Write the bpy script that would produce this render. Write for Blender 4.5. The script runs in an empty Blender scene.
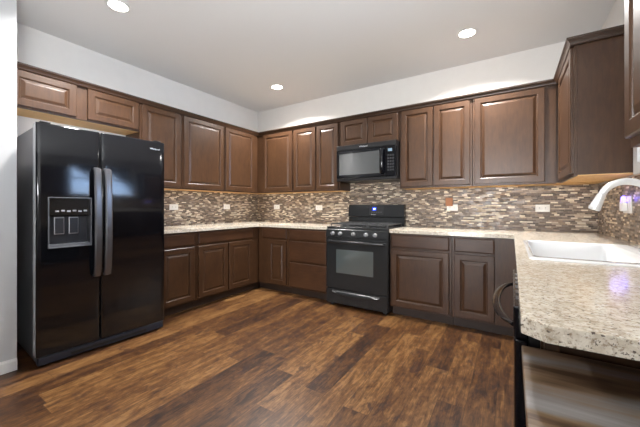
import bpy, bmesh, math, random
from mathutils import Vector, Matrix
random.seed(4)
SC = bpy.context.scene
COL = SC.collection
R = math.radians

# ------------------------------------------------------------------ camera, sky, large lights, exposure
cam_d = bpy.data.cameras.new('camera')
cam_d.sensor_width = 36.0
cam_d.lens = 300.16 / 640 * 36
cam_d.shift_y = -6.6 / 640
cam_d.clip_start = 0.05
cam = bpy.data.objects.new('camera', cam_d)
cam.location = (3.600, -3.701, 1.150)
cam.rotation_euler = (R(90), 0, R(32.552))
COL.objects.link(cam)
SC.camera = cam

SC.view_settings.view_transform = 'Standard'
SC.view_settings.look = 'None'
SC.view_settings.gamma = 1.0
SC.view_settings.use_curve_mapping = False
SC.view_settings.exposure = 0.40

world = bpy.data.worlds.new('world')
SC.world = world
world.use_nodes = True
wn = world.node_tree
wn.nodes.clear()
w_out = wn.nodes.new('ShaderNodeOutputWorld')
w_bg = wn.nodes.new('ShaderNodeBackground')
# clear blue sky, paler toward the horizon, with soft white clouds and a pale ground
w_tc = wn.nodes.new('ShaderNodeTexCoord')
w_sep = wn.nodes.new('ShaderNodeSeparateXYZ')
wn.links.new(w_tc.outputs['Generated'], w_sep.inputs[0])
w_rmp = wn.nodes.new('ShaderNodeValToRGB')
for e_, (p_, c_) in zip([w_rmp.color_ramp.elements[0], w_rmp.color_ramp.elements[1], w_rmp.color_ramp.elements.new(0.5), w_rmp.color_ramp.elements.new(0.53)],
                        [(0.47, (0.42, 0.41, 0.38, 1)), (1.0, (0.10, 0.26, 0.75, 1)), (0.5, (0.62, 0.72, 0.85, 1)), (0.56, (0.26, 0.50, 1.0, 1))]):
    e_.position = p_
    e_.color = c_
w_mr = wn.nodes.new('ShaderNodeMath')
w_mr.operation = 'MULTIPLY_ADD'
w_mr.inputs[1].default_value = 0.5
w_mr.inputs[2].default_value = 0.5
wn.links.new(w_sep.outputs['Z'], w_mr.inputs[0])
wn.links.new(w_mr.outputs[0], w_rmp.inputs[0])
w_bg.inputs['Strength'].default_value = 7.5
wn.links.new(w_rmp.outputs[0], w_bg.inputs['Color'])
wn.links.new(w_bg.outputs[0], w_out.inputs[0])


def area(name, loc, rot, sx, sy, power, color):
    d = bpy.data.lights.new(name, 'AREA')
    d.shape = 'RECTANGLE'
    d.size, d.size_y = sx, sy
    d.energy = power
    d.color = color
    o = bpy.data.objects.new(name, d)
    o.location = loc
    o.rotation_euler = rot
    COL.objects.link(o)
    return o


# daylight entering by the sink window, then two unseen fill lamps added behind camera
area('sink_window_daylight', (4.41, -1.64, 2.0), (0, R(90), 0), 1.1, 0.95, 50, (0.50, 0.70, 1.0))
area('added_rear_fill', (2.45, -7.15, 1.25), (R(90), 0, 0), 1.0, 2.2, 210, (1.0, 0.985, 0.96))  # unseen lamp outside the rear opening, added to brighten near surfaces
area('added_ceiling_fill', (3.45, -3.95, 1.50), (R(142), 0, R(32)), 0.7, 0.5, 62, (0.93, 0.97, 1.0))  # unseen lamp aimed at the ceiling, added to lift overall brightness

H = 2.743          # ceiling
XW = 4.275         # right wall
YB = -7.0          # rear wall behind the camera
XS = 0.643         # face of the wall return beside the refrigerator
YS = -3.062


# ------------------------------------------------------------------ material helpers
def lin(c):
    return tuple(((v / 255) / 12.92 if v / 255 <= 0.04045 else ((v / 255 + 0.055) / 1.055) ** 2.4) for v in c) + (1.0,)


class NT:
    def __init__(self, name):
        self.m = bpy.data.materials.new(name)
        self.m.use_nodes = True
        self.t = self.m.node_tree
        self.b = self.t.nodes['Principled BSDF']

    def n(self, kind, **kw):
        nd = self.t.nodes.new('ShaderNode' + kind)
        for k, v in kw.items():
            setattr(nd, k, v)
        return nd

    def put(self, sock, v):
        if hasattr(v, 'is_output') or isinstance(v, bpy.types.NodeSocket):
            self.t.links.new(v, sock)
        else:
            sock.default_value = v

    def math(self, op, a, b=None, c=None):
        nd = self.n('Math', operation=op)
        self.put(nd.inputs[0], a)
        if b is not None:
            self.put(nd.inputs[1], b)
        if c is not None:
            self.put(nd.inputs[2], c)
        return nd.outputs[0]

    def coord(self, which='Object'):
        return self.n('TexCoord').outputs[which]

    def xyz(self, v):
        nd = self.n('SeparateXYZ')
        self.put(nd.inputs[0], v)
        return nd.outputs

    def comb(self, x, y, z):
        nd = self.n('CombineXYZ')
        for i, v in enumerate((x, y, z)):
            self.put(nd.inputs[i], v)
        return nd.outputs[0]

    def mapping(self, v, scale=(1, 1, 1), loc=(0, 0, 0), rot=(0, 0, 0)):
        nd = self.n('Mapping')
        self.put(nd.inputs['Vector'], v)
        nd.inputs['Scale'].default_value = scale
        nd.inputs['Location'].default_value = loc
        nd.inputs['Rotation'].default_value = rot
        return nd.outputs[0]

    def noise(self, v, scale, detail=3, rough=0.5, dist=0.0):
        nd = self.n('TexNoise')
        self.put(nd.inputs['Vector'], v)
        nd.inputs['Scale'].default_value = scale
        nd.inputs['Detail'].default_value = detail
        nd.inputs['Roughness'].default_value = rough
        nd.inputs['Distortion'].default_value = dist
        return nd.outputs['Fac']

    def ramp(self, f, stops, interp='LINEAR'):
        nd = self.n('ValToRGB')
        cr = nd.color_ramp
        cr.interpolation = interp
        while len(cr.elements) < len(stops):
            cr.elements.new(0.5)
        for e, (p, c) in zip(cr.elements, stops):
            e.position = p
            e.color = c if len(c) == 4 else lin(c)
        self.put(nd.inputs[0], f)
        return nd.outputs[0]

    def mix(self, f, a, b, mode='MIX'):
        nd = self.n('Mix', data_type='RGBA', blend_type=mode)
        self.put(nd.inputs[0], f)
        self.put(nd.inputs[6], a)
        self.put(nd.inputs[7], b)
        return nd.outputs[2]

    def bump(self, h, strength=0.1, dist=0.01):
        nd = self.n('Bump')
        nd.inputs['Strength'].default_value = strength
        nd.inputs['Distance'].default_value = dist
        self.put(nd.inputs['Height'], h)
        self.t.links.new(nd.outputs[0], self.b.inputs['Normal'])

    def set(self, **kw):
        for k, v in kw.items():
            self.put(self.b.inputs[k.replace('_', ' ')], v)
        return self


def plain(name, rgb, rough=0.5, metal=0.0, spec=0.5, coat=0.0, noise=0.0):
    t = NT(name)
    t.set(Roughness=rough, Metallic=metal)
    t.b.inputs['Specular IOR Level'].default_value = spec
    t.b.inputs['Coat Weight'].default_value = coat
    if noise:
        c = t.ramp(t.noise(t.coord(), 9, 3), [(0.3, tuple(max(0, v * (1 - noise)) for v in rgb)), (0.7, tuple(min(255, v * (1 + noise)) for v in rgb))])
        t.set(Base_Color=c)
    else:
        t.set(Base_Color=lin(rgb))
    return t.m


def emis(name, rgb, strength):
    t = NT(name)
    t.set(Base_Color=lin(rgb))
    t.b.inputs['Emission Color'].default_value = lin(rgb)
    t.b.inputs['Emission Strength'].default_value = strength
    return t.m


def wood_cab(name, dark, light, horizontal=False, rough=0.36):
    t = NT(name)
    co = t.coord()
    sc = (1.5, 9, 9) if horizontal else (9, 9, 1.5)
    g = t.noise(t.mapping(co, sc), 6.0, 6, 0.6, 0.6)
    blot = t.noise(co, 3.0, 3, 0.6)
    f = t.math('ADD', t.math('MULTIPLY', g, 0.55), t.math('MULTIPLY', blot, 0.45))
    t.set(Base_Color=t.ramp(f, [(0.32, dark), (0.68, light)]), Roughness=rough)
    t.b.inputs['Specular IOR Level'].default_value = 0.42
    t.bump(g, 0.04, 0.002)
    return t.m


M = {}
M['dimpaint'] = plain('wall_paint_dimmed', (196, 197, 199), 0.85, spec=0.2)  # same wall paint, darkened to offset excess light on the return
M['paint'] = plain('wall_paint', (226, 223, 219), 0.85, spec=0.2, noise=0.006)
M['ceiling'] = plain('ceiling_paint', (230, 230, 229), 0.9, spec=0.15)
M['trimwhite'] = plain('white_trim_paint', (232, 231, 229), 0.4)
M['wood'] = wood_cab('stained_cabinet_wood', (52, 33, 20), (77, 52, 33))
M['woodh'] = wood_cab('stained_cabinet_wood_horizontal', (52, 32, 20), (78, 51, 32), True)
M['crown'] = wood_cab('stained_crown_wood', (44, 29, 18), (60, 40, 26), True)
M['rawwood'] = wood_cab('raw_plywood', (196, 150, 92), (222, 182, 124), True, 0.6)
M['kick'] = wood_cab('toe_kick_wood', (46, 34, 27), (60, 45, 35), True, 0.5)
M['black'] = plain('gloss_black_enamel', (13, 14, 18), 0.10, spec=0.5)
M['rangeblack'] = plain('range_black_enamel', (36, 37, 38), 0.22)
M['grate'] = plain('grey_cast_iron', (66, 66, 67), 0.5)
M['blacksat'] = plain('satin_black', (20, 20, 22), 0.35)
M['blackmat'] = plain('matte_black_iron', (26, 26, 27), 0.6)
M['darkmetal'] = plain('dark_handle_metal', (116, 116, 120), 0.33, metal=0.9)
M['sheenside'] = plain('door_side_painted_sheen', (188, 190, 194), 0.4)  # pale reflection on a black door side, put into the base colour
M['sheenbody'] = plain('body_side_painted_sheen', (104, 105, 110), 0.35)  # black body side; its reflected brightness is put into this grey
M['grille'] = plain('blue_black_plastic', (34, 42, 56), 0.3)
M['knob'] = plain('silver_knob', (178, 178, 180), 0.35, metal=0.6)
M['chrome'] = plain('brushed_nickel', (222, 222, 220), 0.3, metal=0.35)
M['greyplastic'] = plain('grey_plastic', (96, 98, 104), 0.35)
M['keys'] = plain('dim_key_print', (48, 49, 52), 0.3)
M['cavity'] = plain('dispenser_cavity', (44, 45, 50), 0.3)
M['ovenglass'] = plain('oven_glass', (76, 84, 84), 0.08, spec=1.0, coat=1.0)  # grey of the glass reflection is put into the base colour
M['mwglass'] = plain('microwave_glass', (74, 76, 76), 0.08, spec=1.0, coat=1.0)  # room reflection in the window is painted as a grey base
M['sink'] = plain('white_enamel', (222, 222, 222), 0.12, coat=0.5)
M['outlet'] = plain('white_outlet_plastic', (238, 236, 230), 0.4)
M['slot'] = plain('outlet_slot', (70, 66, 62), 0.6)
M['tan'] = plain('tan_card', (172, 118, 84), 0.7, noise=0.05)
M['logo'] = plain('silver_lettering', (210, 212, 214), 0.3, metal=0.3)
M['led_blue'] = emis('blue_display', (20, 60, 200), 1.0)
M['led_core'] = emis('display_digits', (190, 225, 255), 6.0)
M['lcd'] = emis('pale_display', (110, 130, 145), 0.25)
M['night'] = emis('violet_night_light', (110, 90, 255), 6.0)
M['can'] = emis('lamp_glow', (255, 250, 240), 22.0)


def granite():
    t = NT('speckled_granite')
    co = t.coord()
    st = t.mapping(co, (1.15, 1.4, 1.3), rot=(0, 0, R(20)))
    base = t.noise(st, 34, 6, 0.7, 0.3)
    c = t.ramp(base, [(0.30, (176, 164, 146)), (0.45, (206, 195, 176)), (0.56, (221, 212, 196)), (0.72, (233, 227, 215))])
    fl = t.noise(t.mapping(st, loc=(7.3, 2.1, 0)), 78, 4, 0.7)
    c = t.mix(t.ramp(fl, [(0.54, (0, 0, 0)), (0.62, (225, 225, 225))]), c, lin((146, 124, 100)))
    dk = t.noise(t.mapping(st, loc=(1.3, 9.1, 3)), 95, 3, 0.6)
    c = t.mix(t.ramp(dk, [(0.60, (0, 0, 0)), (0.66, (255, 255, 255))]), c, lin((98, 86, 78)))
    wh = t.noise(t.mapping(st, loc=(4.3, 5.1, 1)), 66, 3, 0.6)
    c = t.mix(t.ramp(wh, [(0.58, (0, 0, 0)), (0.66, (255, 255, 255))]), c, lin((232, 226, 214)))
    t.set(Base_Color=c, Roughness=0.16)
    t.b.inputs['Coat Weight'].default_value = 0.2
    t.b.inputs['Coat Roughness'].default_value = 0.08
    return t.m


M['granite'] = granite()


def mosaic(name, axis):
    t = NT(name)
    x, y, z = t.xyz(t.coord())
    a = x if axis == 'x' else y
    rh = 0.0150
    rz = t.math('DIVIDE', z, rh)
    row = t.math('FLOOR', rz)
    fr = t.math('FRACT', rz)
    w = t.math('ADD', t.math('DIVIDE', a, 0.050), t.math('MULTIPLY', row, 37.31))
    v1 = t.n('TexVoronoi', voronoi_dimensions='1D', feature='F1')
    t.put(v1.inputs['W'], w)
    v1.inputs['Scale'].default_value = 1.0
    v1.inputs['Randomness'].default_value = 0.75
    v2 = t.n('TexVoronoi', voronoi_dimensions='1D', feature='DISTANCE_TO_EDGE')
    t.put(v2.inputs['W'], w)
    v2.inputs['Scale'].default_value = 1.0
    v2.inputs['Randomness'].default_value = 0.75
    sep = t.n('SeparateColor')
    t.put(sep.inputs[0], v1.outputs['Color'])
    pal = t.ramp(sep.outputs[0], [
        (0.00, (62, 47, 38)), (0.14, (104, 86, 74)), (0.26, (140, 122, 107)), (0.36, (168, 149, 131)),
        (0.46, (78, 60, 49)), (0.57, (196, 177, 152)), (0.66, (122, 108, 100)), (0.74, (232, 219, 194)),
        (0.86, (144, 121, 99)), (0.94, (98, 76, 61))], 'CONSTANT')
    shade = t.noise(t.comb(a, z, 0.0), 60, 3)
    pal = t.mix(0.12, pal, t.ramp(shade, [(0.3, (80, 64, 52)), (0.7, (236, 226, 206))]))
    ew = t.math('LESS_THAN', v2.outputs['Distance'], 0.018)
    eh = t.math('LESS_THAN', t.math('ABSOLUTE', t.math('SUBTRACT', fr, 0.5)), 0.44)
    grout = t.math('MAXIMUM', ew, t.math('SUBTRACT', 1.0, eh))
    t.set(Base_Color=t.mix(grout, pal, lin((150, 136, 120))))
    glossy = t.math('GREATER_THAN', sep.outputs[1], 0.55)
    rough = t.math('ADD', t.math('MULTIPLY', t.math('SUBTRACT', 1.0, glossy), 0.22), 0.30)
    t.set(Roughness=t.math('MAXIMUM', rough, t.math('MULTIPLY', grout, 0.8)))
    t.bump(t.math('SUBTRACT', 1.0, grout), 0.25, 0.002)
    return t.m


M['mosaic_x'] = mosaic('mosaic_tile_back', 'x')
M['mosaic_y'] = mosaic('mosaic_tile_side', 'y')


def planks():
    t = NT('acacia_plank_floor')
    x, y, z = t.xyz(t.coord())
    pw, pl = 0.148, 1.2
    rx = t.math('DIVIDE', t.math('ADD', x, 0.028), pw)
    row = t.math('FLOOR', rx)
    frx = t.math('FRACT', rx)
    wn1 = t.n('TexWhiteNoise', noise_dimensions='1D')
    t.put(wn1.inputs['W'], row)
    yy = t.math('ADD', t.math('DIVIDE', y, pl), t.math('MULTIPLY', wn1.outputs['Value'], 7.0))
    colm = t.math('FLOOR', yy)
    fry = t.math('FRACT', yy)
    wn2 = t.n('TexWhiteNoise', noise_dimensions='2D')
    t.put(wn2.inputs['Vector'], t.comb(row, colm, 0.0))
    rnd = wn2.outputs['Value']
    off = t.math('MULTIPLY', rnd, 53.0)
    # fine straight grain, broad figure and mottling, all running along the board and different on each
    fine = t.noise(t.comb(t.math('ADD', t.math('MULTIPLY', x, 85.0), off), t.math('ADD', t.math('MULTIPLY', y, 6.0), off), 0.0), 1.0, 5, 0.65, 0.5)
    fig = t.noise(t.comb(t.math('ADD', t.math('MULTIPLY', x, 15.0), off), t.math('ADD', t.math('MULTIPLY', y, 3.2), off), 3.0), 1.0, 5, 0.62, 0.9)
    mot = t.noise(t.comb(t.math('ADD', t.math('MULTIPLY', x, 30.0), off), t.math('ADD', t.math('MULTIPLY', y, 16.0), off), 7.0), 1.0, 5, 0.7, 0.6)
    f = t.math('ADD', t.math('MULTIPLY', fine, 0.34), t.math('MULTIPLY', fig, 0.40))
    f = t.math('ADD', f, t.math('MULTIPLY', mot, 0.28))
    f = t.math('ADD', f, t.math('MULTIPLY', t.math('SUBTRACT', rnd, 0.5), 0.15))
    c = t.ramp(f, FLOOR_RAMP)
    kn = t.noise(t.comb(t.math('ADD', t.math('MULTIPLY', x, 13.0), off), t.math('ADD', t.math('MULTIPLY', y, 6.5), off), 11.0), 1.0, 4, 0.65, 0.8)
    c = t.mix(t.ramp(kn, [(0.57, (0, 0, 0)), (0.66, (215, 215, 215))]), c, lin((44, 25, 22)))
    gx = t.math('LESS_THAN', t.math('ABSOLUTE', t.math('SUBTRACT', frx, 0.5)), 0.490)
    gy = t.math('LESS_THAN', t.math('ABSOLUTE', t.math('SUBTRACT', fry, 0.5)), 0.4987)
    seam = t.math('MULTIPLY', gx, gy)
    c = t.mix(t.math('MULTIPLY', t.math('SUBTRACT', 1.0, seam), 0.6), c, lin((40, 24, 16)))
    t.set(Base_Color=c, Roughness=t.math('ADD', 0.30, t.math('MULTIPLY', fine, 0.16)))
    t.bump(t.math('ADD', t.math('MULTIPLY', fine, 0.3), seam), 0.12, 0.002)
    return t.m


FLOOR_RAMP = [(0.36, (30, 17, 11)), (0.43, (52, 31, 18)), (0.50, (79, 50, 26)), (0.56, (99, 67, 36)), (0.64, (124, 90, 53))]
M['floor'] = planks()


def table_wood():
    t = NT('table_wood_painted_reflection')
    co = t.coord()
    refl_band = t.noise(t.mapping(co, (0.9, 5.0, 5.0), loc=(0.3, 0.85, 0)), 1.6, 3, 0.5, 0.5)
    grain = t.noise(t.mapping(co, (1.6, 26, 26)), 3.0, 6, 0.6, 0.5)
    f = t.math('ADD', t.math('MULTIPLY', refl_band, 0.8), t.math('MULTIPLY', grain, 0.2))
    t.set(Base_Color=t.ramp(f, [(0.36, (38, 26, 19)), (0.43, (84, 62, 45)), (0.49, (122, 101, 78)), (0.55, (122, 117, 115)), (0.66, (146, 142, 140))]), Roughness=0.28)  # grey and tan stops paint a reflection into the table top
    t.b.inputs['Coat Weight'].default_value = 1.0
    t.b.inputs['Coat Roughness'].default_value = 0.2
    return t.m


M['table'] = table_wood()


def glass():
    t = NT('window_glass')
    t.t.nodes.remove(t.b)
    tr = t.n('BsdfTransparent')
    gl = t.n('BsdfGlossy')
    gl.inputs['Roughness'].default_value = 0.02
    fr = t.n('Fresnel')
    fr.inputs['IOR'].default_value = 3.05
    mx = t.n('MixShader')
    t.t.links.new(fr.outputs[0], mx.inputs[0])
    t.t.links.new(tr.outputs[0], mx.inputs[1])
    t.t.links.new(gl.outputs[0], mx.inputs[2])
    t.t.links.new(mx.outputs[0], t.t.nodes['Material Output'].inputs[0])
    return t.m


M['glass'] = glass()


# ------------------------------------------------------------------ mesh helpers
class MB:
    """Collects shapes and links them as ONE mesh object."""

    def __init__(self):
        self.bm = bmesh.new()

    def box(self, x0, x1, y0, y1, z0, z1):
        v = [self.bm.verts.new(p) for p in ((x0, y0, z0), (x1, y0, z0), (x1, y1, z0), (x0, y1, z0),
                                            (x0, y0, z1), (x1, y0, z1), (x1, y1, z1), (x0, y1, z1))]
        for f in ((3, 2, 1, 0), (4, 5, 6, 7), (0, 1, 5, 4), (1, 2, 6, 5), (2, 3, 7, 6), (3, 0, 4, 7)):
            self.bm.faces.new([v[i] for i in f])
        return self

    def loops(self, rings, cap0=True, cap1=True, closed=True):
        vs = [[self.bm.verts.new(p) for p in r] for r in rings]
        n = len(vs[0])
        for a, b in zip(vs, vs[1:]):
            for i in range(n if closed else n - 1):
                j = (i + 1) % n
                self.bm.faces.new((a[i], a[j], b[j], b[i]))
        if cap0:
            self.bm.faces.new(list(reversed(vs[0])))
        if cap1:
            self.bm.faces.new(vs[-1])
        return self

    def prism(self, pts, z0, z1):
        return self.loops([[(x, y, z0) for x, y in pts], [(x, y, z1) for x, y in pts]])

    def lathe(self, prof, c=(0, 0, 0), axis='z', n=32, caps=True):
        rings = []
        for r, h in prof:
            ring = []
            for k in range(n):
                a = 2 * math.pi * k / n
                p = (r * math.cos(a), r * math.sin(a), h)
                if axis == 'y':
                    p = (p[0], -h, p[1])          # +h points to -y
                elif axis == 'x':
                    p = (h, p[0], p[1])
                ring.append((p[0] + c[0], p[1] + c[1], p[2] + c[2]))
            rings.append(ring)
        return self.loops(rings, caps, caps)

    def tube(self, path, rad, n=14, flat=None):
        """path of points; rad one radius or one per point; flat=(a, b) scales the two cross axes."""
        P = [Vector(p) for p in path]
        up = Vector((0, 0, 1))
        rings = []
        prev = None
        for i, p in enumerate(P):
            d = (P[min(i + 1, len(P) - 1)] - P[max(i - 1, 0)]).normalized()
            if prev is None:
                ref = up if abs(d.dot(up)) < 0.95 else Vector((0, 1, 0))
                a = d.cross(ref).normalized()
            else:
                a = (prev - d * prev.dot(d)).normalized()
            prev = a
            b = d.cross(a).normalized()
            r = rad[i] if isinstance(rad, (list, tuple)) else rad
            fa, fb = flat or (1, 1)
            rings.append([tuple(p + a * (r * fa * math.cos(2 * math.pi * k / n)) + b * (r * fb * math.sin(2 * math.pi * k / n))) for k in range(n)])
        return self.loops(rings)

    def build(self, name, mat, parent=None, bevel=0.0, seg=2, smooth=False, loc=None, angle=35):
        bmesh.ops.recalc_face_normals(self.bm, faces=self.bm.faces[:])
        me = bpy.data.meshes.new(name)
        self.bm.to_mesh(me)
        self.bm.free()
        me.materials.append(mat)
        if smooth:
            for p in me.polygons:
                p.use_smooth = True
        o = bpy.data.objects.new(name, me)
        COL.objects.link(o)
        if smooth:
            try:
                me.set_sharp_from_angle(angle=R(angle))
            except Exception:
                pass
        if parent:
            o.parent = parent
        if loc:
            o.location = loc
        if bevel:
            m = o.modifiers.new('bevel', 'BEVEL')
            m.width = bevel
            m.segments = seg
            m.limit_method = 'ANGLE'
            m.angle_limit = R(40)
        return o


def tag(o, label, cat, group=None, kind=None):
    o['label'] = label
    o['category'] = cat
    if group:
        o['group'] = group
    if kind:
        o['kind'] = kind
    return o


def thing(name, label, cat, loc=(0, 0, 0), rz=0, group=None):
    o = bpy.data.objects.new(name, None)
    o.empty_display_size = 0.1
    COL.objects.link(o)
    o.location = loc
    o.rotation_euler = (0, 0, R(rz))
    return tag(o, label, cat, group)


def struct(o, name=None):
    o['kind'] = 'structure'
    return o


def lettering(body, size, name, mat, parent, loc, rot, depth=0.0006):
    cu = bpy.data.curves.new(name, 'FONT')
    cu.body = body
    cu.size = size
    cu.extrude = depth
    cu.align_x = 'CENTER'
    cu.align_y = 'CENTER'
    tmp = bpy.data.objects.new(name + '_tmp', cu)
    COL.objects.link(tmp)
    dg = bpy.context.evaluated_depsgraph_get()
    me = bpy.data.meshes.new_from_object(tmp.evaluated_get(dg))
    bpy.data.objects.remove(tmp)
    me.materials.clear()
    me.materials.append(mat)
    o = bpy.data.objects.new(name, me)
    COL.objects.link(o)
    o.parent = parent
    o.location = loc
    o.rotation_euler = rot
    return o


# ------------------------------------------------------------------ the room
struct(MB().box(-0.12, XW + 0.12, YB - 0.12, 0.12, -0.08, 0).build('floor', M['floor']))
struct(MB().box(-0.12, XW + 0.12, YB - 0.12, 0.12, H, H + 0.1).build('ceiling', M['ceiling']))
struct(MB().box(-0.12, 0, YS, 0, 0, H).build('wall_left', M['paint']))
struct(MB().box(-0.12, XW + 0.12, 0, 0.12, 0, H).build('wall_back', M['paint']))
struct(MB().box(-0.12, XS, YB, YS, 0, H).build('wall_left_return', M['dimpaint'], bevel=0.006))
# right wall with the sink window opening
WY0, WY1, WZ0, WZ1 = -2.12, -1.155, 1.42, 2.60
b = MB()
b.box(XW, XW + 0.12, WY1, 0, 0, H).box(XW, XW + 0.12, YB, WY0, 0, H)
b.box(XW, XW + 0.12, WY0, WY1, 0, WZ0).box(XW, XW + 0.12, WY0, WY1, WZ1, H)
struct(b.build('wall_right', M['paint']))
# rear wall with an unseen door opening added to let light in
PX0, PX1, PZ1 = 1.95, 2.95, 2.3
b = MB()
b.box(-0.12, PX0, YB - 0.12, YB, 0, H).box(PX1, XW + 0.12, YB - 0.12, YB, 0, H).box(PX0, PX1, YB - 0.12, YB, PZ1, H)
struct(b.build('wall_rear', M['paint']))


def ring_frame(mb, plane, a0, a1, z0, z1, w, d0, d1):
    """rectangular frame; plane 'x' means it lies in a plane of constant x (d0..d1), 'y' of constant y"""
    for (p0, p1, q0, q1) in ((a0, a0 + w, z0, z1), (a1 - w, a1, z0, z1), (a0 + w, a1 - w, z0, z0 + w), (a0 + w, a1 - w, z1 - w, z1)):
        if plane == 'x':
            mb.box(d0, d1, p0, p1, q0, q1)
        else:
            mb.box(p0, p1, d0, d1, q0, q1)
    return mb


win = bpy.data.objects.new('window_1', None)
COL.objects.link(win)
win['kind'] = 'structure'
win.location = (XW, -1.67, WZ0)


def wpart(mb, name, mat, parent, **k):
    o = mb.build(name, mat, None, **k)
    o.parent = parent
    o.matrix_parent_inverse = Matrix.Translation(-Vector(parent.location))
    o['kind'] = 'structure'
    return o


wpart(ring_frame(MB(), 'x', WY0 - 0.07, WY1 + 0.07, WZ0 - 0.07, WZ1 + 0.07, 0.07, XW - 0.040, XW - 0.001), 'casing', M['trimwhite'], win, bevel=0.003)
f = ring_frame(MB(), 'x', WY0 + 0.002, WY1 - 0.002, WZ0 + 0.002, WZ1 - 0.002, 0.045, XW + 0.03, XW + 0.09)
f.box(XW + 0.035, XW + 0.085, WY0 + 0.05, WY1 - 0.05, 1.99, 2.03)
wpart(f, 'sash', M['trimwhite'], win)
wpart(MB().box(XW + 0.058, XW + 0.062, WY0 + 0.046, WY1 - 0.046, WZ0 + 0.046, WZ1 - 0.046), 'pane', M['glass'], win)

pd = bpy.data.objects.new('added_door_1', None)  # unseen glazed door, added to admit sky light
COL.objects.link(pd)
pd['kind'] = 'structure'
pd.location = (2.45, YB, 0)
f = ring_frame(MB(), 'y', PX0 + 0.002, PX1 - 0.002, 0.002, PZ1 - 0.002, 0.07, YB - 0.1, YB - 0.02)
f.box(PX0 + 0.07, PX1 - 0.07, YB - 0.1, YB - 0.02, 0.95, 1.03)
wpart(f, 'added_door_frame', M['trimwhite'], pd)
wpart(MB().box(PX0 + 0.07, PX1 - 0.07, YB - 0.062, YB - 0.058, 0.07, PZ1 - 0.07), 'pane', M['glass'], pd)

b = MB()
b.loops([[(XS + 0.001, y, 0), (XS + 0.014, y, 0), (XS + 0.014, y, 0.068), (XS + 0.008, y, 0.082), (XS + 0.001, y, 0.084)] for y in (YB + 0.01, YS - 0.002)])
struct(b.build('baseboard_left', M['trimwhite']))

# mosaic backsplash
ZT = 1.36
struct(MB().box(0.0005, 0.008, -2.038, -0.0085, 0.914, ZT).build('backsplash_left', M['mosaic_y']))
struct(MB().box(0.0005, XW - 0.0005, -0.008, -0.0005, 0.60, 1.47).build('backsplash_back', M['mosaic_x']))
struct(MB().box(XW - 0.008, XW - 0.0005, -2.95, -0.0085, 0.914, WZ0 - 0.072).build('backsplash_right', M['mosaic_y']))


# ------------------------------------------------------------------ cabinets
def rect(x0, x1, z0, z1, y):
    return [(x0, y, z0), (x1, y, z0), (x1, y, z1), (x0, y, z1)]


def door(parent, x0, x1, z0, z1, yf, name='door'):
    """raised-panel door: back on the face frame at yf, front 20 mm before it"""
    t = 0.020
    w = min(0.056, (z1 - z0) * 0.24)
    def ins(d, y):
        return rect(x0 + d, x1 - d, z0 + d, z1 - d, y)
    b = MB()
    b.loops([ins(0, yf), ins(0, yf - t + 0.004), ins(0.004, yf - t), ins(w - 0.004, yf - t), ins(w + 0.004, yf - t + 0.005), ins(w + 0.006, yf - 0.009)])
    d = b.build(name, M['wood'], parent)
    p = MB()
    p.loops([ins(w + 0.0065, yf - 0.002), ins(w + 0.0065, yf - 0.0088), ins(w + 0.012, yf - 0.0095), ins(w + 0.030, yf - 0.0175), ins(w + 0.034, yf - 0.0185)])
    p.build('raised_panel', M['wood'], d)
    return d


def drawer(parent, x0, x1, z0, z1, yf):
    t = 0.020
    def ins(d, y):
        return rect(x0 + d, x1 - d, z0 + d, z1 - d, y)
    b = MB()
    b.loops([ins(0, yf), ins(0, yf - t + 0.006), ins(0.006, yf - t + 0.001), ins(0.011, yf - t)])
    return b.build('drawer_front', M['woodh'], parent)


def carcass(parent, W, D, z0, z1, name='carcass', x0=0.0, open_top=False, gaps=()):
    if not open_top:
        return MB().box(x0 + 0.0008, W - 0.0008, -D + 0.019, -0.002, z0, z1).build(name, M['wood'], parent)
    b = MB()
    b.box(x0 + 0.0008, x0 + 0.018, -D + 0.019, -0.002, z0, z1).box(W - 0.018, W - 0.0008, -D + 0.019, -0.002, z0, z1)
    b.box(x0 + 0.018, W - 0.018, -D + 0.019, -0.002, z0, z0 + 0.018)
    return b.build(name, M['wood'], parent)


def frame(parent, x0, x1, z0, z1, D):
    return MB().box(x0 + 0.0008, x1 - 0.0008, -D, -D + 0.0188, z0, z1).build('face_frame', M['wood'], parent, bevel=0.001, seg=1)


UD = 0.305
UZ0, UZ1 = 1.36, 2.262


def upper(label, loc, rz, W, doors, z0=UZ0, z1=UZ1, D=UD, x_from=0.0, dz=(0.018, 0.026), frame_to=None):
    t = thing('wall_cabinet', label, 'cabinet', (loc[0], loc[1], z0), rz, 'dark brown wall cabinets')
    h = z1 - z0
    carcass(t, W, D, 0.006, h, x0=x_from)
    MB().box(x_from + 0.001, W - 0.001, -D + 0.019, -0.002, 0.0, 0.0055).build('bottom_panel', M['rawwood'], t)
    frame(t, x_from, frame_to or W, 0.0, h, D)
    for a, c in doors:
        door(t, a, c, dz[0], h - dz[1], -D)
    return t


def base(label, loc, rz, W, drawers, doors, x_from=0.0, D=0.61, open_top=False, body_to=None):
    t = thing('base_cabinet', label, 'cabinet', (loc[0], loc[1], 0), rz, 'dark brown base cabinets')
    carcass(t, body_to or W, D, 0.10, 0.8745, x0=x_from, open_top=open_top)
    return t


# --- wall cabinets on the left wall (local x runs to world +y)
def left_upper(label, y0, y1, doors, **k):
    return upper(label, (0, y0), 90, y1 - y0, [(a - y0, c - y0) for a, c in doors], **k)


left_upper('short brown two-door wall cabinet above the black refrigerator', -3.055, -2.062,
           [(-3.035, -2.608), (-2.525, -2.080)], z0=1.94, dz=(0.016, 0.026))
left_upper('tall brown single-door wall cabinet directly right of the refrigerator top', -2.060, -1.588, [(-2.041, -1.612)])
left_upper('wide brown single-door wall cabinet in the middle of the left wall', -1.586, -0.968, [(-1.562, -0.984)])
left_upper('brown single-door wall cabinet on the left wall touching the corner', -0.966, -0.328, [(-0.951, -0.412)])


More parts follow.
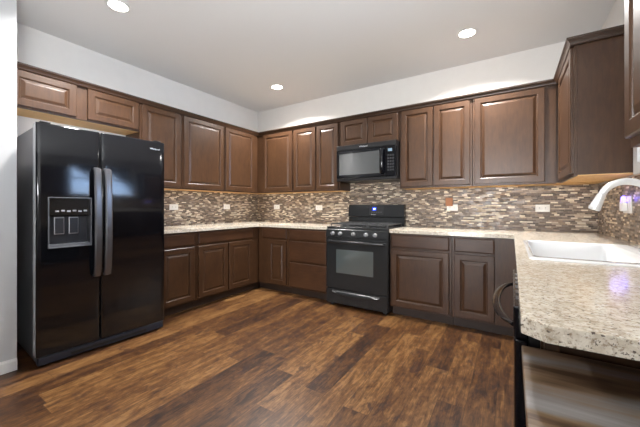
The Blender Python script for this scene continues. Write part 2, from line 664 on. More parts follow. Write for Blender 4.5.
def back_upper(label, x0, x1, doors, **k):
    return upper(label, (x0, 0), 0, x1 - x0, [(a - x0, c - x0) for a, c in doors], **k)


back_upper('brown single-door wall cabinet on the back wall touching the left corner', 0.002, 0.984, [(0.418, 0.970)])
back_upper('brown wall cabinet with two narrow doors left of the microwave', 0.986, 1.738, [(1.000, 1.370), (1.386, 1.716)])
back_upper('short brown two-door wall cabinet above the microwave', 1.740, 2.518, [(1.758, 2.121), (2.134, 2.498)], z0=1.906, dz=(0.016, 0.026))
back_upper('brown wall cabinet with two narrow doors right of the microwave', 2.520, 3.264, [(2.539, 2.882), (2.894, 3.245)])
back_upper('brown wall cabinet with one very wide door at right of the back wall', 3.266, 4.258, [(3.286, 3.854)], frame_to=3.937 - 3.266)
# right wall (local x runs to world -y)
upper('tall brown cabinet on the right wall showing its plain side panel', (XW, 0), -90, 1.062, [(0.42, 1.045)], x_from=0.331, D=0.318)
upper('brown wall cabinet cut off at the upper right edge beside the window', (XW, -2.205), -90, 0.80, [(0.014, 0.39), (0.405, 0.786)], dz=(0.032, 0.026), D=0.318)


# --- crown molding, swept along the cabinet faces
def sweep(path, prof):
    """path in plan, room on the right-hand side of travel... offsets go to that side; profile of (offset, z)"""
    b = MB()
    n = len(path)
    P = [Vector(p) for p in path]
    rings = []
    for i in range(n):
        d0 = (P[i] - P[i - 1]).normalized() if i > 0 else None
        d1 = (P[i + 1] - P[i]).normalized() if i < n - 1 else None
        r0 = Vector((d0.y, -d0.x)) if d0 else None
        r1 = Vector((d1.y, -d1.x)) if d1 else None
        if r0 is None:
            m = r1
        elif r1 is None:
            m = r0
        else:
            m = (r0 + r1)
            m = m / (m.dot(r0))
        rings.append([(P[i].x + m.x * o, P[i].y + m.y * o, z) for o, z in prof])
    return b.loops(rings)


crown_prof = [(0.0005, 2.2385), (0.022, 2.2385), (0.026, 2.246), (0.028, 2.254), (0.038, 2.270), (0.044, 2.274), (0.046, 2.286), (0.0005, 2.286)]
crown_path = [(UD, -3.055), (UD, -UD), (XW - 0.318, -UD), (XW - 0.318, -1.0635), (XW - 0.002, -1.0635)]
struct(sweep(crown_path, crown_prof).build('trim_1', M['crown']))
struct(sweep([(XW - 0.002, -2.2035), (XW - 0.318, -2.2035), (XW - 0.318, -3.0065), (XW - 0.002, -3.0065)], crown_prof).build('trim_2', M['crown']))


# --- base cabinets
def base_cab(label, loc, rz, W, drawers=(), doors=(), x_from=0.0, body_from=None, body_to=None, open_top=False, D=0.61, kick_from=None, kick_to=None):
    t = thing('base_cabinet', label, 'cabinet', (loc[0], loc[1], 0), rz, 'dark brown base cabinets')
    bf = x_from if body_from is None else body_from
    bt = W if body_to is None else body_to
    carcass(t, bt, D, 0.10, 0.8745, x0=bf, open_top=open_top)
    frame(t, x_from, W, 0.10, 0.8745, D)
    kf = x_from if kick_from is None else kick_from
    kt = W if kick_to is None else kick_to
    MB().box(kf + 0.001, kt - 0.001, -D + 0.075, -D + 0.090, 0.0, 0.0995).build('toe_kick', M['kick'], t)
    for a, c, z0, z1 in drawers:
        drawer(t, a, c, z0, z1, -D)
    for a, c, z0, z1 in doors:
        door(t, a, c, z0, z1, -D)
    return t


DZ = (0.728, 0.858)
OZ = (0.118, 0.706)
y0 = -2.036
base_cab('brown base cabinet with one drawer and one door beside the refrigerator', (0, y0), 90, -1.606 - y0,
         [(-2.020 - y0, -1.638 - y0) + DZ], [(-2.020 - y0, -1.638 - y0) + OZ])
y0 = -1.604
base_cab('wide brown base cabinet with two doors under one long drawer', (0, y0), 90, -0.612 - y0,
         [(-1.583 - y0, -0.754 - y0) + DZ], [(-1.583 - y0, -1.170 - y0) + OZ, (-1.152 - y0, -0.754 - y0) + OZ], kick_to=-0.537 - y0)
base_cab('brown corner base cabinet with one narrow door left of the drawer stack', (0, 0), 0, 1.139,
         [(0.690, 1.112) + DZ], [(0.800, 1.112) + OZ], x_from=0.6105, body_from=0.002, kick_from=0.552)
x0 = 1.141
base_cab('brown base cabinet made of three stacked drawers left of the range', (x0, 0), 0, 1.748 - x0,
         [(1.165 - x0, 1.724 - x0) + DZ, (1.165 - x0, 1.724 - x0, 0.452, 0.706), (1.165 - x0, 1.724 - x0, 0.118, 0.430)])
x0 = 2.514
base_cab('brown base cabinet with wide door and drawer right of the range', (x0, 0), 0, 3.119 - x0,
         [(2.530 - x0, 3.097 - x0) + DZ], [(2.530 - x0, 3.097 - x0) + OZ])
x0 = 3.121
base_cab('brown base cabinet with narrow door and drawer near the right corner', (x0, 0), 0, 3.6515 - x0,
         [(3.141 - x0, 3.472 - x0) + DZ], [(3.141 - x0, 3.472 - x0) + OZ], body_to=4.27 - x0, kick_to=3.71 - x0)
base_cab('brown sink base cabinet hidden under the right hand worktop', (XW, 0), -90, 2.092, [(0.70, 1.10) + DZ, (1.13, 2.07) + DZ],
         [(0.70, 1.10) + OZ, (1.13, 1.59) + OZ, (1.61, 2.07) + OZ], x_from=0.6125, open_top=True, kick_from=0.537, D=0.623)
# finished end of the peninsula
ep = thing('end_panel', 'dark brown cabinet end panel under the overhang of the worktop end', 'panel', (XW, -2.703, 0), -90)
MB().box(0, 0.020, -0.610, -0.002, 0.0, 0.8745).build('panel', M['wood'], ep)
MB().box(0.0202, 0.034, -0.604, -0.572, 0.0, 0.8745).build('corner_stile', M['wood'], ep, bevel=0.002)
MB().box(0.0202, 0.030, -0.572, -0.002, 0.80, 0.8745).build('top_rail', M['wood'], ep, bevel=0.002)

# ------------------------------------------------------------------ worktops
CZ0, CZ1 = 0.8755, 0.914


def slab(name, outer, hole=None):
    bm = bmesh.new()
    def loop(pts):
        v = [bm.verts.new((x, y, CZ1)) for x, y in pts]
        return [bm.edges.new((v[i], v[(i + 1) % len(v)])) for i in range(len(v))]
    e = loop(outer)
    if hole:
        e += loop(hole)
    bmesh.ops.triangle_fill(bm, use_beauty=True, use_dissolve=False, edges=e)
    bmesh.ops.dissolve_limit(bm, angle_limit=0.01, verts=bm.verts[:], edges=bm.edges[:])
    ex = bmesh.ops.extrude_face_region(bm, geom=bm.faces[:])
    for g in ex['geom']:
        if isinstance(g, bmesh.types.BMVert):
            g.co.z = CZ0
    mb = MB()
    mb.bm.free()
    mb.bm = bm
    return mb.build(name, M['granite'], None, bevel=0.003, seg=2)


tag(slab('countertop', [(0.0085, -2.038), (0.645, -2.038), (0.645, -0.645), (1.749, -0.645), (1.749, -0.0085), (0.0085, -0.0085)]),
    'beige speckled stone worktop wrapping the left corner up to the range', 'countertop', 'stone worktops')
tag(slab('countertop', [(2.513, -0.0085), (2.513, -0.645), (3.617, -0.645), (3.617, -2.917), (3.660, -2.949), (4.2665, -2.949), (4.2665, -0.0085)],
         [(3.69, -2.045), (4.225, -2.045), (4.225, -1.20), (3.69, -1.20)]),
    'beige speckled stone worktop holding the sink and running toward the viewer', 'countertop', 'stone worktops')

# ------------------------------------------------------------------ sink
sk = thing('kitchen_sink', 'white rectangular drop-in sink set in the right worktop', 'sink', (3.957, -1.623, CZ1))


def rrect(x0, x1, y0, y1, r, z, n=5):
    pts = []
    for cx_, cy_, a0 in ((x1 - r, y1 - r, 0), (x0 + r, y1 - r, 90), (x0 + r, y0 + r, 180), (x1 - r, y0 + r, 270)):
        for k in range(n + 1):
            a = R(a0 + 90 * k / n)
            pts.append((cx_ + r * math.cos(a), cy_ + r * math.sin(a), z))
    return pts


SX0, SX1, SY0, SY1 = -0.290, 0.288, -0.432, 0.444
BX0, BX1, BY0, BY1 = -0.262, 0.150, -0.350, 0.420
b = MB()
b.loops([rrect(SX0, SX1, SY0, SY1, 0.025, 0.0005), rrect(SX0, SX1, SY0, SY1, 0.025, 0.004), rrect(SX0 + 0.006, SX1 - 0.006, SY0 + 0.006, SY1 - 0.006, 0.022, 0.008),
         rrect(BX0 - 0.008, BX1 + 0.008, BY0 - 0.008, BY1 + 0.008, 0.045, 0.0075), rrect(BX0, BX1, BY0, BY1, 0.04, 0.0),
         rrect(BX0 + 0.012, BX1 - 0.012, BY0 + 0.012, BY1 - 0.012, 0.05, -0.15), rrect(BX0 + 0.05, BX1 - 0.05, BY0 + 0.05, BY1 - 0.05, 0.05, -0.175)], cap0=False)
b.build('basin', M['sink'], sk, smooth=True, angle=50)
MB().lathe([(0.044, 0.0), (0.044, 0.003), (0.034, 0.0045), (0.028, 0.001)], (-0.04, 0, -0.1745)).build('drain', M['chrome'], sk, smooth=True)
MB().lathe([(0.010, 0.0), (0.010, 0.001)], (0.205, 0.11, 0.0078), n=16).build('deck_hole', M['slot'], sk)

# ------------------------------------------------------------------ faucet
fc = thing('faucet', 'pale brushed metal pull-down faucet arching over the white sink', 'faucet', (4.185, -1.60, CZ1 + 0.0085))
path, rad = [], []
zb = 1.185 - (CZ1 + 0.0135)
for k in range(5):
    path.append((0, 0, 0.03 + (zb - 0.03) * k / 4)); rad.append(0.0165)
for k in range(1, 17):
    a = R(158 * k / 16)
    path.append((-0.098 + 0.098 * math.cos(a), 0, zb + 0.098 * math.sin(a))); rad.append(0.0165)
MB().tube(path, rad, 18).build('spout', M['chrome'], fc, smooth=True)
e = Vector(path[-1]); d = Vector((-math.sin(R(158)), 0, math.cos(R(158))))
hp = [e + d * s for s in (0.001, 0.004, 0.012, 0.05, 0.082, 0.088)]
MB().tube([tuple(p) for p in hp], [0.0165, 0.0185, 0.019, 0.0225, 0.0255, 0.023], 18).build('spray_head', M['chrome'], fc, smooth=True)
MB().lathe([(0.030, 0), (0.030, 0.006), (0.024, 0.012), (0.020, 0.06), (0.015, 0.075)]).build('base', M['chrome'], fc, smooth=True)
MB().tube([(0, -0.018, 0.05), (0, -0.04, 0.055), (0.0, -0.085, 0.085)], [0.009, 0.008, 0.006], 12).build('lever', M['chrome'], fc, smooth=True)

# ------------------------------------------------------------------ refrigerator
FY0, FY1 = -2.990, -2.090
fr = thing('refrigerator', 'tall glossy black side-by-side refrigerator with ice dispenser', 'refrigerator', (0.40, (FY0 + FY1) / 2 + 0.014, 0), -3.2)
ox, oy = 0.40, (FY0 + FY1) / 2


def F(mb, name, mat, parent=None, **k):
    """fridge parts are written in world coordinates and shifted into the fridge's own"""
    bmesh.ops.translate(mb.bm, verts=mb.bm.verts[:], vec=(-ox, -oy, 0))
    return mb.build(name, mat, parent or fr, **k)


F(MB().box(0.05, 0.722, FY0 + 0.012, FY1 - 0.004, 0.025, 1.738), 'cabinet_body', M['sheenbody'], bevel=0.006)


def fx(y, a, c):
    """slightly bowed door front"""
    s = (y - a) / (c - a) * 2 - 1
    return 0.808 + 0.003 * (1 - s * s) - 0.006 * max(0, abs(s) - 0.96) / 0.04


def fridge_door(name, a, c, hole=None, side='sheenside'):
    z0, z1 = 0.082, 1.752
    ys = [a + (c - a) * t for t in (0, .012, .03, .08, .16, .25, .35, .45, .55, .65, .75, .84, .92, .97, .988, 1)]
    zs = [z0, z0 + 0.004, z1 - 0.012, z1 - 0.004, z1]
    if hole:
        ys += [hole[0], hole[1]]
        zs += [hole[2], hole[3]]
    ys = sorted(set(ys)); zs = sorted(set(zs))
    bm = bmesh.new()
    g = {}
    for i, y in enumerate(ys):
        for j, z in enumerate(zs):
            x = fx(y, a, c)
            if z >= z1 - 0.0001: x -= 0.010
            elif z >= z1 - 0.0041: x -= 0.003
            elif z <= z0 + 0.0001: x -= 0.004
            g[i, j] = bm.verts.new((x, y, z))
    for i in range(len(ys) - 1):
        for j in range(len(zs) - 1):
            if hole and ys[i] >= hole[0] - 1e-6 and ys[i + 1] <= hole[1] + 1e-6 and zs[j] >= hole[2] - 1e-6 and zs[j + 1] <= hole[3] + 1e-6:
                continue
            bm.faces.new((g[i, j], g[i + 1, j], g[i + 1, j + 1], g[i, j + 1]))
    mb = MB(); mb.bm.free(); mb.bm = bm
    d = F(mb, name, M['black'], smooth=True, angle=60)
    # door core behind the skin
    s = MB()
    if hole:
        s.box(0.726, 0.790, a + 0.0006, hole[0] - 0.002, z0 + 0.001, z1 - 0.004).box(0.726, 0.790, hole[1] + 0.002, c - 0.0006, z0 + 0.001, z1 - 0.004)
        s.box(0.726, 0.790, hole[0] - 0.002, hole[1] + 0.002, z0 + 0.001, hole[2] - 0.002).box(0.726, 0.790, hole[0] - 0.002, hole[1] + 0.002, hole[3] + 0.002, z1 - 0.004)
    else:
        s.box(0.726, 0.790, a + 0.0006, c - 0.0006, z0 + 0.001, z1 - 0.004)
    F(s, 'door_side', M[side], d)
    return d


HOLE = (-2.922, -2.668, 0.852, 1.218)
dl = fridge_door('freezer_door', FY0, -2.608, HOLE)
dr = fridge_door('fresh_food_door', -2.596, FY1, None, 'blacksat')


def vhandle(y, parent):
    P = [(0.822, y, 1.452), (0.845, y, 1.448), (0.861, y, 1.40), (0.872, y, 1.25), (0.877, y, 1.03), (0.872, y, 0.82), (0.861, y, 0.66), (0.845, y, 0.61), (0.822, y, 0.606)]
    # rectangular bar swept along the bow
    b = MB()
    rings = []
    for i, p in enumerate(P):
        p = Vector(p)
        q0 = Vector(P[max(i - 1, 0)]); q1 = Vector(P[min(i + 1, len(P) - 1)])
        d = (q1 - q0).normalized()
        nrm = Vector((-d.z, 0, d.x))
        if nrm.x < 0: nrm = -nrm
        if i in (0, len(P) - 1): nrm = Vector((0, 0, 1 if i == 0 else -1))
        w, h = 0.024, 0.011
        sec = [(-w, -h), (w, -h), (w, h * 0.4), (w * 0.6, h), (-w * 0.6, h), (-w, h * 0.4)]
        rings.append([tuple(p + Vector((0, 1, 0)) * s + nrm * t) for s, t in sec])
    b.loops(rings)
    bmesh.ops.translate(b.bm, verts=b.bm.verts[:], vec=(-ox, -oy, 0))
    return b.build('handle', M['darkmetal'], parent, smooth=True, angle=30)


vhandle(-2.637, dl)
vhandle(-2.567, dr)
# dispenser
dsp = F(ring_frame(MB(), 'x', HOLE[0] - 0.004, HOLE[1] + 0.004, HOLE[2] - 0.004, HOLE[3] + 0.004, 0.007, 0.800, 0.818), 'dispenser', M['greyplastic'], bevel=0.002)
c = MB()
c.box(0.728, 0.733, HOLE[0], HOLE[1], HOLE[2], 1.085)
c.box(0.733, 0.806, HOLE[0] + 0.0005, HOLE[0] + 0.005, HOLE[2], 1.085).box(0.733, 0.806, HOLE[1] - 0.005, HOLE[1] - 0.0005, HOLE[2], 1.085)
F(c, 'cavity', M['cavity'], dsp)
F(MB().box(0.735, 0.806, HOLE[0] + 0.006, HOLE[1] - 0.006, HOLE[2] + 0.001, HOLE[2] + 0.022), 'drip_tray', M['greyplastic'], dsp, bevel=0.003)
F(MB().box(0.735, 0.812, HOLE[0] + 0.001, HOLE[1] - 0.001, 1.086, HOLE[3] - 0.004), 'control_panel', M['black'], dsp, bevel=0.002)
for k in range(6):
    yk = -2.886 + 0.034 * k
    F(MB().box(0.8122, 0.8135, yk, yk + 0.022, 1.112 + 0.004 * (k % 2), 1.124 + 0.004 * (k % 2)), 'button', M['knob'], dsp, bevel=0.002)
for ya in (-2.882, -2.796):
    p = F(MB().box(0.758, 0.768, ya, ya + 0.060, 0.945, 1.075), 'paddle', M['knob'], dsp, bevel=0.004)
    F(MB().box(0.7682, 0.772, ya + 0.005, ya + 0.055, 0.951, 1.066), 'paddle_face', M['cavity'], p)
# grille, hinges, feet, lettering
g = MB().box(0.735, 0.798, FY0 + 0.012, FY1 - 0.006, 0.014, 0.074)
F(g, 'kick_grille', M['grille'], bevel=0.008)
F(MB().box(0.7982, 0.801, FY0 + 0.20, FY1 - 0.16, 0.030, 0.050), 'grille_slot', M['blackmat'])
for ya in (FY0 + 0.045, FY1 - 0.065):
    F(MB().lathe([(0.022, 0), (0.022, 0.022)], (0.745, ya + 0.01, 0.0), n=20), 'leveling_foot', M['blackmat'])
    F(MB().box(0.62, 0.79, ya - 0.02, ya + 0.04, 1.7525, 1.768), 'hinge_cover', M['blacksat'], bevel=0.006)
lettering('Whirlpool', 0.021, 'logo', M['logo'], dr, (0.8115 - ox, -2.180 - oy, 1.682), (R(90), 0, R(90)))

# ------------------------------------------------------------------ gas range
RX0, RX1 = 1.754, 2.508
rg = thing('gas_range', 'black freestanding gas range with five silver knobs', 'range', ((RX0 + RX1) / 2, -0.34, 0))
ox2, oy2 = (RX0 + RX1) / 2, -0.34


def G(mb, name, mat, parent=None, **k):
    bmesh.ops.translate(mb.bm, verts=mb.bm.verts[:], vec=(-ox2, -oy2, 0))
    return mb.build(name, mat, parent or rg, **k)


G(MB().box(RX0, RX1, -0.640, -0.030, 0.030, 0.896), 'body', M['blacksat'], bevel=0.003)
for xa in (RX0 + 0.03, RX1 - 0.07):
    for ya in (-0.62, -0.10):
        G(MB().box(xa, xa + 0.04, ya, ya + 0.04, 0.0, 0.0298), 'foot', M['blackmat'])
G(MB().prism([(RX0 - 0.0015, -0.655), (RX1 + 0.0015, -0.655), (RX1 + 0.0015, -0.032), (RX0 - 0.0015, -0.032)], 0.8965, 0.921), 'cooktop', M['rangeblack'], bevel=0.006, seg=3)
# sloped control panel with knobs
cp = MB()
cp.loops([[(x, -0.641, 0.806), (x, -0.680, 0.806), (x, -0.672, 0.888), (x, -0.660, 0.8955), (x, -0.641, 0.8955)] for x in (RX0, RX1)])
cpo = G(cp, 'control_panel', M['rangeblack'], bevel=0.003)
for kx in (1.852, 1.948, 2.116, 2.266, 2.372):
    k = MB().lathe([(0.021, 0.0), (0.021, 0.006), (0.018, 0.010), (0.0165, 0.030), (0.013, 0.033)], (kx, -0.6785, 0.846), 'y', 24)
    kk = G(k, 'knob', M['knob'], cpo, smooth=True)
    G(MB().box(kx - 0.003, kx + 0.003, -0.7165, -0.7118, 0.832, 0.860), 'knob_grip', M['greyplastic'], kk)
# oven door
od = G(MB().box(RX0 + 0.003, RX1 - 0.003, -0.676, -0.6415, 0.212, 0.800), 'oven_door', M['rangeblack'], bevel=0.006, seg=3)
G(MB().box(1.892, 2.348, -0.6785, -0.6762, 0.392, 0.662), 'oven_window', M['ovenglass'], od, bevel=0.001)
hp = [(RX0 + 0.04, -0.676, 0.752), (RX0 + 0.045, -0.705, 0.752), (RX0 + 0.10, -0.718, 0.752), (ox2, -0.728, 0.752), (RX1 - 0.10, -0.718, 0.752), (RX1 - 0.045, -0.705, 0.752), (RX1 - 0.04, -0.676, 0.752)]
G(MB().tube(hp, 0.014, 12, flat=(0.7, 1.25)), 'handle', M['rangeblack'], od, smooth=True)
# storage drawer with a bowed recess grip
dw = G(MB().box(RX0 + 0.003, RX1 - 0.003, -0.674, -0.6415, 0.036, 0.204), 'storage_drawer', M['rangeblack'], bevel=0.005)
lip = []
for k in range(15):
    s = k / 14 * 2 - 1
    x = ox2 + s * 0.29
    zt = 0.188
    zb = 0.160 - 0.034 * (1 - s * s)
    lip.append([(x, -0.6745, zt), (x, -0.684, zt - 0.006), (x, -0.696, zb + 0.012), (x, -0.690, zb), (x, -0.6745, zb + 0.004)])
G(MB().loops(lip), 'drawer_grip', M['rangeblack'], dw, smooth=True, angle=50)
# backguard
bg = MB()
bg.loops([[(x, -0.030, 0.9215), (x, -0.100, 0.9215), (x, -0.085, 1.020), (x, -0.030, 1.020)] for x in (RX0, RX1)])
bgo = G(bg, 'backguard', M['rangeblack'], bevel=0.004)
bp = MB()
bp.loops([[(x, -0.030, 1.0205), (x, -0.108, 1.024), (x, -0.090, 1.172), (x, -0.075, 1.180), (x, -0.030, 1.180)] for x in (RX0, RX1)])
bpo = G(bp, 'backguard_panel', M['rangeblack'], bgo, bevel=0.005)


def on_panel(x0, x1, z0, z1, t):
    def y(z): return -0.108 + (z - 1.024) * 0.018 / 0.148
    b = MB()
    b.loops([[(x0, y(z0) - 0.0004, z0), (x1, y(z0) - 0.0004, z0), (x1, y(z1) - 0.0004, z1), (x0, y(z1) - 0.0004, z1)],
             [(x0, y(z0) - t, z0), (x1, y(z0) - t, z0), (x1, y(z1) - t, z1), (x0, y(z1) - t, z1)]])
    return b


G(on_panel(2.055, 2.245, 1.050, 1.160, 0.0020), 'touch_panel', M['blacksat'], bpo)
G(on_panel(2.094, 2.150, 1.102, 1.146, 0.0028), 'display', M['led_blue'], bpo)
G(on_panel(2.113, 2.134, 1.118, 1.131, 0.0034), 'display_digits', M['led_core'], bpo)
for k in range(5):
    G(on_panel(2.085 + 0.03 * k, 2.103 + 0.03 * k, 1.080, 1.088, 0.0028), 'touch_key', M['greyplastic'], bpo)
lg = lettering('Whirlpool', 0.016, 'logo', M['logo'], bpo, (2.112 - ox2, -0.1085 - oy2, 1.052), (R(97), 0, 0))
# burners and grates
for bx, by in ((1.90, -0.48), (1.90, -0.22), (2.36, -0.48), (2.36, -0.22), (2.131, -0.35)):
    bb = G(MB().lathe([(0.048, 0), (0.048, 0.006), (0.036, 0.010), (0.036, 0.016), (0.010, 0.019)], (bx, by, 0.9212)), 'burner', M['blackmat'], smooth=True)
for x0, x1 in ((RX0 + 0.025, 2.005), (2.011, 2.251), (2.257, RX1 - 0.025)):
    g = MB()
    z0, z1 = 0.944, 0.956
    ring_frame_pts = ((x0, x1, -0.610, -0.598), (x0, x1, -0.122, -0.110), (x0, x0 + 0.012, -0.598, -0.122), (x1 - 0.012, x1, -0.598, -0.122))
    for a, c_, d_, e_ in ring_frame_pts:
        g.box(a, c_, d_, e_, z0, z1)
    xm = (x0 + x1) / 2
    g.box(xm - 0.005, xm + 0.005, -0.598, -0.122, z0 + 0.002, z1 + 0.004)
    for yy in (-0.48, -0.36, -0.24):
        g.box(x0 + 0.012, x1 - 0.012, yy - 0.005, yy + 0.005, z0 + 0.001, z1 + 0.003)
    for lx in (x0, x1 - 0.012):
        for ly in (-0.610, -0.122):
            g.box(lx, lx + 0.012, ly, ly + 0.012, 0.9213, z0)
    G(g, 'grate', M['grate'])

# ------------------------------------------------------------------ microwave
mw = thing('microwave', 'black over-the-range microwave with curved black handle', 'microwave', (2.135, -0.20, 1.465))
ox3, oy3, oz3 = 2.135, -0.20, 1.465


def W(mb, name, mat, parent=None, **k):
    bmesh.ops.translate(mb.bm, verts=mb.bm.verts[:], vec=(-ox3, -oy3, -oz3))
    return mb.build(name, mat, parent or mw, **k)


MX0, MX1 = 1.752, 2.510
W(MB().box(MX0, MX1, -0.372, -0.010, 1.4705, 1.9055), 'body', M['blacksat'], bevel=0.003)
W(MB().box(MX0, 2.394, -0.422, -0.3725, 1.500, 1.842), 'door', M['black'], bevel=0.006, seg=3)
W(MB().box(MX0 + 0.040, 2.318, -0.4245, -0.4222, 1.540, 1.800), 'window', M['mwglass'], bevel=0.001)
W(MB().box(2.396, MX1, -0.422, -0.3725, 1.500, 1.842), 'control_panel', M['black'], bevel=0.006, seg=3)
W(MB().box(2.420, 2.468, -0.4245, -0.4222, 1.780, 1.812), 'display', M['lcd'])
for r_ in range(6):
    for q in range(3):
        W(MB().box(2.414 + q * 0.028, 2.434 + q * 0.028, -0.4233, -0.4222, 1.560 + r_ * 0.033, 1.580 + r_ * 0.033), 'key', M['keys'])
hp = [(2.357, -0.422, 1.815), (2.357, -0.448, 1.808), (2.357, -0.465, 1.76), (2.357, -0.471, 1.675), (2.357, -0.465, 1.59), (2.357, -0.448, 1.542), (2.357, -0.422, 1.535)]
W(MB().tube(hp, 0.016, 12, flat=(1.2, 0.7)), 'handle', M['black'], smooth=True)
vg = W(MB().box(MX0, MX1, -0.420, -0.3725, 1.844, 1.9055), 'vent_grille', M['blacksat'], bevel=0.004)
W(MB().box(MX0, MX1, -0.416, -0.3725, 1.466, 1.498), 'bottom_trim', M['blacksat'], bevel=0.004)
lettering('Whirlpool', 0.026, 'logo', M['logo'], mw, (2.115 - ox3, -0.4210 - oy3, 1.872 - oz3), (R(90), 0, 0))

# ------------------------------------------------------------------ dishwasher
dwr = thing('dishwasher', 'black dishwasher with bowed bar handle under the right worktop', 'dishwasher', (3.95, -2.397, 0))
ox4, oy4 = 3.95, -2.397


def D(mb, name, mat, parent=None, **k):
    bmesh.ops.translate(mb.bm, verts=mb.bm.verts[:], vec=(-ox4, -oy4, 0))
    return mb.build(name, mat, parent or dwr, **k)


D(MB().box(3.640, 4.20, -2.698, -2.098, 0.095, 0.866), 'tub_body', M['blacksat'])
ddo = D(MB().box(3.606, 3.6395, -2.699, -2.097, 0.105, 0.780), 'door', M['black'], bevel=0.008, seg=3)
D(MB().box(3.604, 3.6395, -2.699, -2.097, 0.782, 0.871), 'control_panel', M['black'], bevel=0.006, seg=3)
for k in range(6):
    D(MB().box(3.611, 3.622, -2.62 + k * 0.075, -2.58 + k * 0.075, 0.8712, 0.8722), 'button', M['cavity'])
hp = []
for k in range(17):
    s = k / 16 * 2 - 1
    hp.append((3.6075 - 0.055 * (1 - s * s) ** 0.6, -2.398 + s * 0.270, 0.812))
D(MB().tube(hp, 0.010, 12, flat=(1.3, 0.7)), 'handle', M['black'], smooth=True)
D(MB().box(3.660, 3.675, -2.697, -2.099, 0.0, 0.0945), 'toe_panel', M['blackmat'])

# ------------------------------------------------------------------ table at the end of the worktop
TX0, TX1, TY0, TY1, TZ = 3.622, 4.240, -3.72, -2.742, 0.785
tb = thing('wooden_table', 'glossy dark brown wooden table at the near end of the worktop', 'table', ((TX0 + TX1) / 2, (TY0 + TY1) / 2, 0))
ox5, oy5 = (TX0 + TX1) / 2, (TY0 + TY1) / 2


def T(mb, name, mat, parent=None, **k):
    bmesh.ops.translate(mb.bm, verts=mb.bm.verts[:], vec=(-ox5, -oy5, 0))
    return mb.build(name, mat, parent or tb, **k)


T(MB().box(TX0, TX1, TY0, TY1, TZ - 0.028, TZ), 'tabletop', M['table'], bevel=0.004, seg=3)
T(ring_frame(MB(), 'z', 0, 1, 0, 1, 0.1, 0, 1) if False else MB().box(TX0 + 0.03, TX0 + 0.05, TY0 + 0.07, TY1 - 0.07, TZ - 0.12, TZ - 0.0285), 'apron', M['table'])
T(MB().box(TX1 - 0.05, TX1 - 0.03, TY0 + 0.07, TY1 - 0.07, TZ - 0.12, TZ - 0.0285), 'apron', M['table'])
for lx in (TX0 + 0.012, TX1 - 0.062):
    for ly in (TY0 + 0.018, TY1 - 0.068):
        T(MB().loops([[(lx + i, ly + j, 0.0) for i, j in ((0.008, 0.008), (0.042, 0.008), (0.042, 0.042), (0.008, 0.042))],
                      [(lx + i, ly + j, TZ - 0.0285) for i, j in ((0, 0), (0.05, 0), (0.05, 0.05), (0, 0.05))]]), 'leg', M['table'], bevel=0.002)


# ------------------------------------------------------------------ outlets
def outlet(label, loc, rz):
    o = thing('wall_outlet', label, 'outlet', loc, rz, 'white outlets on the mosaic tile')
    p = MB().box(-0.058, 0.058, -0.0062, 0, -0.036, 0.036).build('cover_plate', M['outlet'], o, bevel=0.003)
    for cx_ in (-0.0235, 0.0235):
        f_ = MB().loops([rect(cx_ - 0.014, cx_ + 0.014, -0.017, 0.017, -0.0064), rect(cx_ - 0.013, cx_ + 0.013, -0.016, 0.016, -0.0080)]).build('socket_face', M['outlet'], o)
        MB().box(cx_ - 0.005, cx_ + 0.004, -0.0084, -0.00805, 0.005, 0.0075).box(cx_ - 0.005, cx_ + 0.004, -0.0084, -0.00805, -0.0075, -0.005).build('slots', M['slot'], f_)
    return o


outlet('white outlet on the left tile wall nearest the refrigerator', (0.0083, -1.503, 1.148), 90)
outlet('white outlet on the left tile wall nearest the corner', (0.0083, -0.668, 1.152), 90)
outlet('white outlet on the back tile wall nearest the left corner', (0.421, -0.0083, 1.149), 0)
outlet('white outlet on the back tile wall just left of the range', (1.228, -0.0083, 1.139), 0)
outlet('white outlet on the back tile wall below the small tan block', (3.031, -0.0083, 1.142), 0)
outlet('white outlet on the back tile wall nearest the right corner', (3.858, -0.0083, 1.137), 0)
# tan block over one outlet
tag(MB().box(2.963, 3.037, -0.034, -0.0165, 1.160, 1.252).build('tan_block', M['tan'], None, bevel=0.002),
    'small tan block standing on the outlet right of the range', 'block')
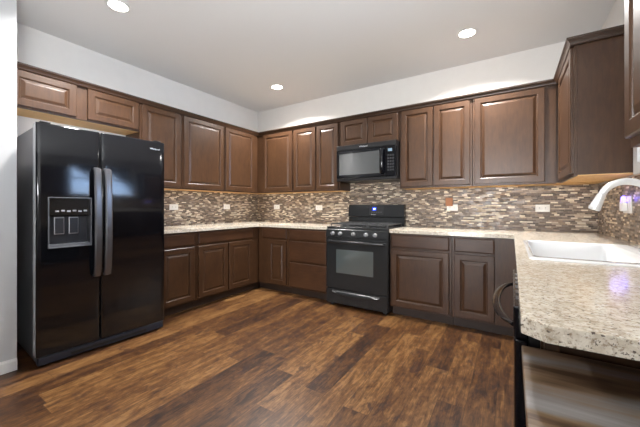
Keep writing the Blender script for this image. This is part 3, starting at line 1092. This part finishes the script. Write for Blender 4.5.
# outlet with a violet night light on the right wall
orr = thing('wall_outlet', 'wide white outlet on the right wall behind the faucet', 'outlet', (XW - 0.0083, -0.86, 1.165), -90, 'white outlets on the mosaic tile')
MB().box(-0.085, 0.085, -0.0062, 0, -0.058, 0.058).build('cover_plate', M['outlet'], orr, bevel=0.003)
for cx_ in (-0.045, 0.045):
    MB().box(cx_ - 0.017, cx_ + 0.017, -0.0082, -0.0064, -0.034, 0.034).build('socket_face', M['outlet'], orr)
nl = thing('night_light', 'violet glowing night light plugged into the right wall outlet', 'night light', (XW - 0.0168, -0.86, 1.165), -90)
MB().box(-0.028, 0.028, -0.030, 0, -0.045, 0.020).build('housing', M['outlet'], nl, bevel=0.006)
MB().lathe([(0.013, 0.0), (0.013, 0.026), (0.009, 0.036), (0.003, 0.040)], (0, -0.015, 0.0202), 'z', 20).build('lamp', M['night'], nl, smooth=True)
pl = bpy.data.lights.new('night_glow', 'POINT')
pl.energy = 0.14
pl.color = (0.42, 0.36, 1.0)
pl.shadow_soft_size = 0.03
plo = bpy.data.objects.new('night_glow', pl)
COL.objects.link(plo)
plo.location = (XW - 0.075, -0.86, 1.225)


# ------------------------------------------------------------------ recessed ceiling lights
def downlight(label, x, y):
    o = thing('recessed_light', label, 'light', (x, y, H), 0, 'round recessed ceiling lights')
    MB().lathe([(0.066, -0.0005), (0.086, -0.0005), (0.086, -0.004), (0.074, -0.007), (0.066, -0.006)], n=40, caps=False).build('trim_ring', M['trimwhite'], o, smooth=True)
    MB().lathe([(0.0655, -0.001), (0.0655, -0.0045), (0.05, -0.0055), (0.001, -0.006)], n=40).build('lens', M['can'], o, smooth=True)
    d = bpy.data.lights.new('downlight', 'AREA')
    d.shape = 'DISK'
    d.size = 0.13
    d.energy = 38
    d.color = (1.0, 0.975, 0.945)
    d.spread = R(142)
    l = bpy.data.objects.new('downlight', d)
    COL.objects.link(l)
    l.location = (x, y, H - 0.012)
    return o


downlight('round recessed ceiling light above the refrigerator at upper left', 0.975, -2.558)
downlight('small round recessed ceiling light near the far left corner', 0.976, -0.650)
downlight('round recessed ceiling light on the right above the back cabinets', 3.256, -0.659)
